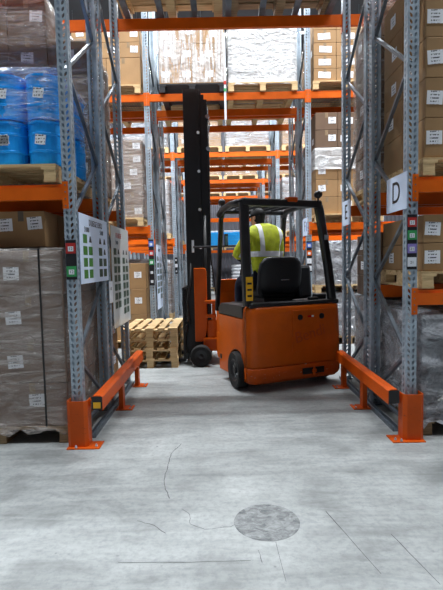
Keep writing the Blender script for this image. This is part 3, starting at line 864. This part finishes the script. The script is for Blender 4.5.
# chassis side shells with wheel arch
def arch(y0,y1,z0,z1,cy,cz,r):
    P=[(y0,z1),(y0,z0)]
    a0=math.asin((cz-z0)/r) if r>abs(cz-z0) else 0
    n=14
    for k in range(n+1):
        a=PI+a0-(PI+2*a0)*k/n
        P.append((cy+r*math.cos(a),cz+r*math.sin(a)))
    P+=[(y1,z0),(y1,z1)]
    return P
for s in(-1,1):
    mb=MB(); mb.prism(arch(.172,.90,.13,.845,.365,.20,.265),lambda u,v,q:Vector((q,u,v)),s*(W-.17),s*W)
    mb.build('side_panel','truck',T,bevel=.006)
    mb=MB(); mb.prism([(.175,.85),(.90,.85),(.90,.93),(.82,.99),(.30,1.0),(.175,.99)],lambda u,v,q:Vector((q,u,v)),s*(W-.16),s*(W+.004))
    mb.build('armrest_cover','black',T,bevel=.012)
    mb=MB(); mb.box((s*(W+.001),.84,.30),(.01,.05,.06)); mb.build('latch','black',T)
B((0,.535,.55),(2*(W-.19),.72,.60)).build('battery_box','black',T)
mb=MB(); mb.box((0,.50,.925),(2*W-.33,.80,.13),None,.02); mb.build('seat_deck','black',T)
mb=MB(); mb.loft([[Vector((x,y,z)) for x,y in((-W+.03,.03),(W-.03,.03),(W-.05,.19),(-W+.05,.19))] for z in(.975,1.03)]); mb.build('rear_cowl','black',T,bevel=.012)
# front chassis & footwell
mb=MB(); mb.box((0,1.17,.36),(.92,.52,.34),None,.02); mb.build('front_chassis','truck',T)
B((0,1.12,.54),(.84,.42,.012)).build('floor_mat','rubber',T)
mb=MB(); mb.prism([(1.40,.15),(1.44,.15),(1.47,1.12),(1.38,1.27),(1.30,1.27),(1.34,1.1)],lambda u,v,q:Vector((q,u,v)),-.44,.44); mb.build('dashboard','truck',T,bevel=.01)
B((-.485,1.04,.33),(.06,.26,.03)).build('step','black',T)
# steering column + wheel
mb=MB(); mb.tube([(-.13,1.36,1.0),(-.13,1.24,1.38),(-.13,1.10,1.55)],.025,10); cl=mb.build('steering_column','black',T,smooth=True)
ax=Vector((0,-.55,.83)).normalized(); u=Vector((1,0,0)); v=ax.cross(u); c0=Vector((-.13,1.085,1.57))
mb=MB(); mb.tube([c0+(u*math.cos(a)+v*math.sin(a))*.155 for a in [2*PI*k/28 for k in range(28)]],.014,8,close=True)
for k in range(3):
    a=R(90+120*k); mb.tube([c0,c0+(u*math.cos(a)+v*math.sin(a))*.155],.010,6)
mb.build('steering_wheel','rubber',cl,smooth=True)
for k in range(3):
    mb=MB(); mb.tube([(.24+k*.05,.98,1.0),(.24+k*.05,1.0,1.26)],.007,6); mb.lathe([(0,-.02),(.014,-.015),(.016,0),(.012,.02),(0,.026)],10,Matrix.Translation((.24+k*.05,1.0,1.275))); mb.build('lever','black',T)
# seat
se=MB(); se.box((-.03,.62,1.12),(.50,.52,.14),None,.04); se.build('seat_cushion','vinyl',T,smooth=True)
B((-.03,.62,1.02),(.40,.44,.07)).build('seat_base','black',T)
mb=MB(); rings=[]
for z,hw,th,yo in((1.10,.27,.06,.37),(1.2,.30,.065,.34),(1.38,.30,.06,.31),(1.48,.28,.05,.295),(1.54,.23,.04,.285),(1.56,.15,.03,.28)):
    rings.append([Vector((-.055+hw*math.copysign(abs(math.cos(t))**.5,math.cos(t)),yo+th*math.copysign(abs(math.sin(t))**.7,math.sin(t)),z)) for t in [2*PI*q/20 for q in range(20)]])
mb.loft(rings); bk=mb.build('seat_backrest','vinyl',T,smooth=True)
B((-.03,.238,1.28),(.12,.012,.012)).build('badge','chrome',bk)
mb=MB(); mb.box((.30,.55,1.22),(.20,.50,.42),Matrix.Rotation(R(-6),3,'X'),.04); mb.build('side_console','vinyl',T,smooth=False)
mb=MB(); mb.box((.45,.22,1.06),(.16,.10,.07),None,.02); mb.box((.30,.14,1.045),(.12,.07,.035),None,.01); mb.build('cable_box','black',T)
# overhead guard
def leg(pts,w,d,name='guard_leg'):
    mb=MB(); rings=[]
    for (x,y,z) in pts: rings.append([Vector((x+a*w/2,y+b*d/2,z)) for a,b in((-1,-.6),(-.6,-1),(.6,-1),(1,-.6),(1,.6),(.6,1),(-.6,1),(-1,.6))])
    mb.loft(rings); return mb.build(name,'black',T)
for s in(-1,1):
    q=(.60,.615) if s<0 else (.555,.50)
    leg([(s*q[0],.10,1.0),(s*q[1]-.0,.10,1.4),(s*(.63 if s<0 else .375),.10,2.10),(s*(.63 if s<0 else .365),.115,2.17)],.105,.08)
    f=-.0 if s<0 else -.09
    leg([(s*.53+f,1.20,.85),(s*.53+f,1.12,1.3),(s*.52+f,1.03,2.06),(s*.51+f,.98,2.15)],.055,.06)
    mb=MB(); e=.62 if s<0 else .365
    mb=MB(); mb.tube([(s*e,.08,2.185),(s*e*.98,.5,2.20),(s*(.55 if s<0 else .40),.90,2.18),(s*(.55 if s<0 else .42),1.02,2.12)],.04,8); mb.build('roof_rail','black',T,smooth=True)
mb=MB(); mb.box((-.132,.10,2.175),(1.04,.09,.085),None,.02); mb.build('roof_rear_beam','black',T)
mb=MB(); mb.box((-.07,.985,2.165),(.98,.06,.06),None,.02); mb.build('roof_front_beam','black',T)
for k in range(6): B((-.47+k*.135,.54,2.20),(.022,.85,.05)).build('roof_bar','black',T)
B((-.60,.053,1.20),(.085,.004,.27)).build('warning_sticker','yellow',T)
for k in range(3): B((-.60,.050,1.12+k*.07),(.055,.003,.022)).build('sticker_print','ink',T)
mb=MB(); mb.box((-.03,.075,2.215),(.13,.10,.055),None,.014); mb.build('beacon','orange_guard',T)
B((.445,.055,1.78),(.06,.003,.06)).build('grey_sticker','galv',T)
for (x,y) in((.33,.06),(-.52,.99)):
    mb=MB(); mb.lathe([(0,-.05),(.035,-.042),(.05,0),(.035,.042),(0,.05)],14,Matrix.Translation((x,y,2.285))@Matrix.Rotation(R(90),4,'X')); mb.tube([(x,y,2.20),(x,y,2.25)],.012,6)
    mb.build('work_light','black',T,smooth=True)
# mirror beside the driver's head
mb=MB(); mb.box((.04,.98,2.07),(.13,.02,.15),Matrix.Rotation(R(14),3,'Z'),.006); mr=mb.build('mirror','black',T)
B((.043,.967,2.07),(.10,.002,.12),Matrix.Rotation(R(14),3,'Z')).build('mirror_glass','white',mr)
# terminal on arm by the left front leg
mb=MB(); mb.tube([(-.50,1.09,1.72),(-.80,1.35,1.72)],.014,8); mb.tube([(-.50,1.09,1.72),(-.10,1.16,1.73)],.014,8); ar=mb.build('terminal_arm','black',T)
mb=MB(); mb.box((-.42,1.10,1.80),(.05,.03,.17),None,.006); mb.build('terminal','black',ar)
B((-.42,1.082,1.80),(.036,.003,.12)).build('screen','screen',ar)
# rear wheels
def wheel(x,y,r,w,name,par,rot=0,axis='x'):
    m=Matrix.Translation((x,y,r))@Matrix.Rotation(rot,4,'Z')@Matrix.Rotation(R(90),4,'Y')
    mb=MB(); mb.lathe([(r*.62,-w/2+.01),(r*.93,-w/2),(r,-w/2+.02),(r,w/2-.02),(r*.93,w/2),(r*.62,w/2-.01),(r*.62,-w/2+.01)],36,m)
    o=mb.build(name,'rubber',par,smooth=False)
    mb=MB(); mb.lathe([(0,-w*.35),(r*.2,-w*.42),(r*.22,-w*.30),(r*.45,-w*.22),(r*.6,-w*.42),(r*.64,-w*.42),(r*.64,w*.42),(r*.6,w*.42),(r*.45,w*.22),(r*.22,w*.3),(r*.2,w*.42),(0,w*.35)],28,m)
    mb.build('rim','rim',o)
    mb=MB()
    for k in range(6):
        a=2*PI*k/6
        for sgn in(-1,1): mb.lathe([(0,0),(.011,0),(.011,.014),(0,.014)],6,m@Matrix.Translation((r*.34*math.cos(a),r*.34*math.sin(a),sgn*w*.27-.007)))
    mb.build('wheel_nut','chrome',o)
    return o
wheel(-.61,.355,.22,.15,'rear_wheel',T,R(-6)); wheel(.55,.355,.22,.15,'rear_wheel',T,R(-8))
# ---- articulated front unit (child parts in world-like coordinates, converted to the truck frame)
inv=Matrix.Rotation(-TR,4,'Z')@Matrix.Translation((-.89,-5.35,0))
def wpart(mb,name,mat,parent=T,smooth=False,bevel=0):
    mb.bm.transform(inv); return mb.build(name,mat,parent,smooth,bevel)
MY=7.10; MX=-.30   # mast centre
mb=MB()
mb.box((-.05,6.97,.46),(.34,.42,.40),None,.02)
wpart(mb,'pivot_arm','truck')
mb=MB(); mb.tube([(.10,6.93,.25),(.10,6.93,.80)],.06,16); wpart(mb,'pivot_pin','mastblack',T,True)
mb=MB(); mb.box((-.13,MY,.30),(.30,.74,.20),None,.02); mb.box((-.12,6.78,.62),(.05,.05,.6),None,.01); mb.box((-.12,6.80,.93),(.26,.16,.05),None,.012); mb.box((-.16,6.79,.72),(.15,.12,.05),None,.01)
wpart(mb,'drive_frame','truck')
for s in(-1,1):
    yy=MY+s*.335
    mb=MB(); poly=[(-.40,.34),(-.40,1.43),(-.235,1.43),(-.215,1.38),(-.215,.55),(-.25,.40),(-.30,.34)]
    mb.prism(poly,lambda u,v,q:Vector((u,q,v)),yy-.02,yy+.02)
    wpart(mb,'mast_bracket','truck',T,False,.01)
    mb=MB(); m=Matrix.Translation((-.315,MY+s*.47,.155))@Matrix.Rotation(R(90),4,'X')
    r=.155;w=.15
    mb.lathe([(r*.6,-w/2+.01),(r*.93,-w/2),(r,-w/2+.015),(r,w/2-.015),(r*.93,w/2),(r*.6,w/2-.01),(r*.6,-w/2+.01)],32,m); o=wpart(mb,'drive_wheel','rubber')
    mb=MB(); mb.lathe([(0,-w*.45),(r*.22,-w*.45),(r*.25,-w*.3),(r*.55,-w*.38),(r*.62,-w*.42),(r*.62,w*.42),(r*.25,w*.3),(0,w*.4)],24,m); wpart(mb,'hub','rim',o)
mb=MB(); mb.tube([(-.315,MY-.42,.155),(-.315,MY+.42,.155)],.035,10); mb.box((-.30,MY,.22),(.26,.62,.16),None,.02); wpart(mb,'axle','mastblack')
# mast channels: outer, middle, inner, each a pair joined by cross ties
def chan(x0,x1,yo,z0,z1,t,name,ties):
    mb=MB()
    for s in(-1,1):
        y=MY+s*yo
        mb.box(((x0+x1)/2,y,(z0+z1)/2),(x1-x0,.012,z1-z0))
        for xx in(x0+.008,x1-.008): mb.box((xx,y-s*t/2,(z0+z1)/2),(.016,t,z1-z0))
    for z in ties: mb.box((x1-.01,MY,z),(.03,2*yo,.10))
    return wpart(mb,name,'mastblack')
mb=MB(); mb.box((-.345,MY-.285,2.02),(.29,.02,3.8)); mb.box((-.19,MY-.25,2.0),(.06,.03,3.72)); mb.box((-.19,MY+.15,2.0),(.012,.60,3.70)); wpart(mb,'mast_web','mastblack')
o1=chan(-.50,-.27,.31,.10,4.0,.04,'outer_mast',(.35,1.9,3.85))
o2=chan(-.44,-.245,.262,.12,3.98,.035,'middle_mast',(.5,2.6,3.9))
o3=chan(-.50,-.30,.222,.14,3.96,.03,'inner_mast',(.6,3.3,3.9))
for s in(-1,1):
    mb=MB(); mb.tube([(-.225,MY+s*.27,.3),(-.225,MY+s*.27,2.2)],.036,12); mb.tube([(-.225,MY+s*.27,2.2),(-.225,MY+s*.27,3.85)],.022,10); wpart(mb,'lift_cylinder','mastblack',T,True)
mb=MB(); mb.box((-.20,MY-.20,2.0),(.085,.20,3.7)); wpart(mb,'hose_guide','mastblack',T)
mb=MB()
for k in range(4): mb.tube([(-.15+.0*k,MY-.29+k*.045,3.75),(-.145,MY-.29+k*.045,3.0),(-.15,MY-.29+k*.045,1.6),(-.10,MY-.24+k*.04,1.2),(-.06,MY-.2+k*.04,.7)],.010,6)
wpart(mb,'hydraulic_hose','rubber',T,True)
mb=MB()
for z in(3.6,3.15): mb.lathe([(0,-.015),(.03,-.015),(.03,.015),(0,.015)],12,Matrix.Translation((-.15,MY-.32,z))@Matrix.Rotation(R(90),4,'X'))
mb.tube([(-.15,MY-.33,3.62),(-.12,MY-.33,3.5),(-.15,MY-.33,3.3)],.008,6); wpart(mb,'hose_fitting','chrome',T)
for z in(3.38,2.83,2.28,1.73):
    mb=MB(); mb.lathe([(0,-.006),(.022,-.006),(.022,.006),(0,.006)],12,Matrix.Translation((-.29,MY-.325,z))@Matrix.Rotation(R(90),4,'X')); wpart(mb,'roller_glint_cap','white',T)  # roller caps coloured white to stand for light glints on the mast
B0=MB(); B0.box((-.405,MY-.3175,1.75),(.035,.003,.18)); wpart(B0,'mast_sticker','white',T)
# carriage and forks pointing left into the pallet stack
mb=MB()
for z in(.14,.55): mb.box((-.53,MY,z),(.045,.80,.10),None,.008)
for s in(-1,1): mb.box((-.52,MY+s*.2,.36),(.03,.07,.55))
ca=wpart(mb,'fork_carriage','mastblack')
mb=MB()
for yy in [MY-.40+k*.16 for k in range(6)]: mb.box((-.56,yy,.85),(.02,.025,.56))
mb.box((-.56,MY,1.13),(.025,.84,.04)); mb.box((-.56,MY,.60),(.025,.84,.04)); wpart(mb,'load_backrest','mastblack')
for s in(-1,1):
    mb=MB(); yy=MY+.07+s*.30
    mb.box((-.565,yy,.33),(.04,.10,.60)); mb.prism([(-.55,.030),(-.55,.075),(-1.0,.07),(-1.44,.052),(-1.44,.036)],lambda u,v,q:Vector((u,q,v)),yy-.05,yy+.05)
    wpart(mb,'fork','mastblack',T,False,.003)
# chain + hose loop left of mast
mb=MB(); mb.tube([(-.47,MY-.36,.60),(-.50,MY-.40,.95),(-.45,MY-.38,1.25),(-.44,MY-.33,1.5)],.012,6); wpart(mb,'carriage_hose','rubber',T,True)

# ------------------------------------------------------------------ DRIVER
D=empty('person',(.89,5.35,0),TR,'person in yellow hi-vis jacket and black cap, seated on the forklift','person')
def skin(name,verts,edges,rad,mat,parent,root=0,sub=2):
    me=bpy.data.meshes.new(name); me.from_pydata([Vector(v) for v in verts],edges,[]); me.materials.append(M[mat])
    o=bpy.data.objects.new(name,me); col.objects.link(o); o.parent=parent
    sk=o.modifiers.new('skin','SKIN'); sk.use_smooth_shade=True
    for i,r in enumerate(rad):
        r=r if isinstance(r,tuple) else (r,r)
        me.skin_vertices[0].data[i].radius=r; me.skin_vertices[0].data[i].use_root=(i==root)
    s=o.modifiers.new('sub','SUBSURF'); s.levels=sub; s.render_levels=sub
    return o
V=[];Ed=[];Ra=[]
def v(p,r,prev=None):
    V.append(p); Ra.append(r); i=len(V)-1
    if prev is not None: Ed.append((prev,i))
    return i
OX=-.10
pel=v((OX,.60,1.29),(.15,.12)); sp=v((OX-.0,.585,1.47),(.13,.10),pel); ch=v((OX-.01,.61,1.70),(.15,.11),sp); up=v((OX-.02,.63,1.86),(.12,.085),ch)
nk=v((OX-.03,.66,1.955),.055,up); nk2=v((OX-.04,.68,2.00),.052,nk)
def arm(s,el,wr,hd):
    a=v((OX+s*.185,.63,1.845),.062,up); b=v(el,.045,a); c=v(wr,.03,b); 
    pm=v(hd,(.036,.022),c); return pm,c
lp,lw=arm(-1,(OX-.30,.80,1.60),(OX-.19,1.0,1.585),(OX-.18,1.065,1.60))
rp,rw=arm(1,(OX+.27,.74,1.56),(OX+.27,.92,1.38),(OX+.285,.985,1.34))
def fingers(base,d,side,curl):
    d=Vector(d).normalized(); sd=Vector(side).normalized(); cu=Vector(curl).normalized(); b=Vector(V[base])
    for k,(off,ln) in enumerate(((-.027,.062),(-.009,.072),(.009,.067),(.027,.052))):
        p0=b+sd*off+d*.03; p1=p0+d*ln*.45; p2=p1+(d*.4+cu*.9).normalized()*ln*.4; p3=p2+(cu*.9-d*.5).normalized()*ln*.3
        i=v(tuple(p0),.010,base); i=v(tuple(p1),.0095,i); i=v(tuple(p2),.009,i); v(tuple(p3),.008,i)
    p0=b-sd*.035; i=v(tuple(p0),.012,base); i=v(tuple(p0-sd*.02+d*.03),.011,i); v(tuple(p0-sd*.012+d*.05+cu*.02),.0095,i)
fingers(lp,(.15,.9,.3),(1,0,.1),(0,.2,-1)); fingers(rp,(0,.9,-.2),(1,0,0),(0,.1,-1))
for s in(-1,1):
    h=v((OX+s*.09,.64,1.27),.085,pel); k=v((OX+s*.14,1.03,1.26),.062,h); k2=v((OX+s*.14,1.09,1.18),.056,k); a=v((OX+s*.13,1.14,.75),.04,k2); f=v((OX+s*.13,1.13,.62),.04,a); v((OX+s*.13,1.25,.585),.035,f)
body=skin('body',V,Ed,Ra,'skin',D,0,2)
def sub_skin(name,pts,edges,rad,mat,sub=2): return skin(name,pts,edges,rad,mat,D,0,sub)
# jacket
P=[(OX,.60,1.31),(OX,.585,1.47),(OX-.01,.605,1.68),(OX-.02,.63,1.85),(OX-.03,.66,1.995)]
Rj=[(.20,.155),(.195,.15),(.225,.16),(.18,.125),(.088,.085)]
P+=[(OX-.20,.63,1.84),(OX-.30,.79,1.605),(OX-.195,.975,1.59),(OX+.19,.63,1.84),(OX+.275,.74,1.565),(OX+.275,.89,1.40)]
Rj+=[.095,.078,.058,.095,.078,.058]
E_=[(0,1),(1,2),(2,3),(3,4),(3,5),(5,6),(6,7),(3,8),(8,9),(9,10)]
sub_skin('jacket',P,E_,Rj,'jacket')
P=[(OX,.60,1.25)];Rt=[(.165,.13)];E_=[]
for s in(-1,1):
    b=len(P); P+=[(OX+s*.09,.66,1.265),(OX+s*.14,1.03,1.265),(OX+s*.14,1.10,1.18),(OX+s*.13,1.145,.72)]; Rt+=[.10,.078,.07,.058]; E_+=[(0,b),(b,b+1),(b+1,b+2),(b+2,b+3)]
sub_skin('trousers',P,E_,Rt,'navy')
for s in(-1,1):
    mb=MB(); x=OX+s*.13; rings=[]
    for y,hw,z0,z1 in((1.07,.035,.55,.66),(1.10,.042,.55,.68),(1.17,.044,.55,.66),(1.26,.048,.55,.62),(1.31,.042,.55,.60),(1.33,.02,.555,.585)):
        rings.append([Vector((x+a*hw,y,zz)) for a,zz in((-1,z0),(1,z0),(1,(z0+z1)/2),(.6,z1),(-.6,z1),(-1,(z0+z1)/2))])
    mb.loft(rings); mb.build('shoe','rubber',D,smooth=True)
# head
H=Vector((OX-.045,.705,2.06)); hz=R(28)
mb=MB(); rings=[]
prof=[(-.118,.030,.034,.035),(-.105,.046,.052,.028),(-.08,.056,.066,.018),(-.05,.064,.078,.010),(-.015,.070,.088,.004),(.02,.074,.094,.0),(.055,.073,.092,-.003),(.085,.060,.076,-.006),(.105,.036,.046,-.006),(.113,.012,.016,-.006)]
for z,a,b,yo in prof:
    ring=[]
    for q in range(24):
        t=2*PI*q/24; x=a*math.cos(t); y=b*math.sin(t)+yo
        if math.sin(t)>.93 and -.04<z<.01: y+=.022 if z<-.0 else .01      # nose
        if z==.02 and .25<abs(math.cos(t))<.6 and math.sin(t)>0: y-=.010   # eye sockets
        ring.append(Vector((x,y,z)))
    rings.append(ring)
mb.loft(rings); hd=mb.build('head','skin',D,smooth=True,sub=1); hd.location=H; hd.rotation_euler=(R(-4),0,hz)
for s in(-1,1):
    mb=MB(); mb.lathe([(0,-.006),(.010,-.004),(.012,0),(.010,.004),(0,.006)],10,Matrix.Translation((s*.030,.084,.012))@Matrix.Rotation(R(90),4,'X')); mb.build('eye','white',hd,smooth=True)
    mb=MB(); mb.lathe([(0,0),(.005,0),(.005,.002),(0,.002)],8,Matrix.Translation((s*.030,.0925,.012))@Matrix.Rotation(R(90),4,'X')); mb.build('pupil','ink',hd)
    mb=MB(); mb.lathe([(0,-.008),(.018,-.008),(.026,0),(.018,.008),(.008,.002),(0,.004)],14,Matrix.Translation((s*.077,-.005,.0))@Matrix.Scale(.65,4,(0,1,0))@Matrix.Rotation(R(90),4,'Y')); mb.build('ear','skin',hd,smooth=True)
mb=MB(); mb.tube([(-.022,.087,-.062),(0,.091,-.060),(.022,.087,-.062)],.004,6); mb.build('mouth','red',hd,smooth=True)
mb=MB(); rings=[]
for z,a,b,yo in((-.098,.050,.050,-.034),(-.07,.058,.060,-.028),(-.04,.069,.074,-.018),(0,.078,.090,-.012),(.04,.079,.095,-.01)):
    rings.append([Vector((a*math.cos(t),min(b*math.sin(t)+yo,.02),z)) for t in [2*PI*q/24 for q in range(24)]])
mb.loft(rings); mb.build('hair','hair',hd,smooth=True)
mb=MB(); rings=[]
for z,a,b in((.022,.083,.102),(.05,.084,.104),(.085,.075,.092),(.112,.050,.062),(.124,.018,.022)):
    rings.append([Vector((a*math.cos(t),b*math.sin(t)-.004,z)) for t in [2*PI*q/24 for q in range(24)]])
mb.loft(rings)
mb.prism([(-.07,.06),(.07,.06),(.062,.13),(.03,.165),(-.03,.165),(-.062,.13)],lambda a,b,c:Vector((a,b,c)),.026,.034); mb.build('cap','cap',hd,smooth=True)

# ------------------------------------------------------------------ world, camera
w=bpy.data.worlds.new('World'); sc.world=w; w.use_nodes=True
w.node_tree.nodes['Background'].inputs[0].default_value=(.6,.65,.7,1); w.node_tree.nodes['Background']  .inputs[1].default_value=.1
cd=bpy.data.cameras.new('Camera'); cam=bpy.data.objects.new('Camera',cd); col.objects.link(cam)
cd.sensor_fit='VERTICAL'; cd.sensor_height=36; cd.lens=36*460/590; cd.clip_start=.05
cam.matrix_world=Matrix.Translation((0,0,1.5))@Matrix.Rotation(R(86),4,'X')@Matrix.Rotation(R(-1.2),4,'Z')
sc.camera=cam

# ------------------------------------------------------------------ cartons deep inside the loads, one mass
mats=['card','card_dark','card_grey']; mb=MB()
for (x,y,z,w_,d_,h_,m_) in BULK:
    n=len(mb.bm.faces); mb.box((x,y,z+h_/2),(w_,d_,h_)); mb.bm.faces.ensure_lookup_table()
    for f in mb.bm.faces[n:]: f.material_index=mats.index(m_)
o=mb.build('cartons','card'); 
for m_ in mats[1:]: o.data.materials.append(M[m_])
tag(o,'cardboard cartons packed behind and inside the rack loads, mostly hidden','box',None,'stuff')
sc.view_settings.view_transform='Standard'; sc.view_settings.look='None'; sc.view_settings.exposure=-0.15; sc.view_settings.gamma=1
sc.view_settings.use_curve_mapping=False
sc.cycles.max_bounces=8; sc.cycles.transparent_max_bounces=16
for m in bpy.data.meshes:
    if m.users==0: bpy.data.meshes.remove(m)

print('LONGLABELS',len(LONG)); [print('LL',l) for l in sorted(set(LONG))[:60]]
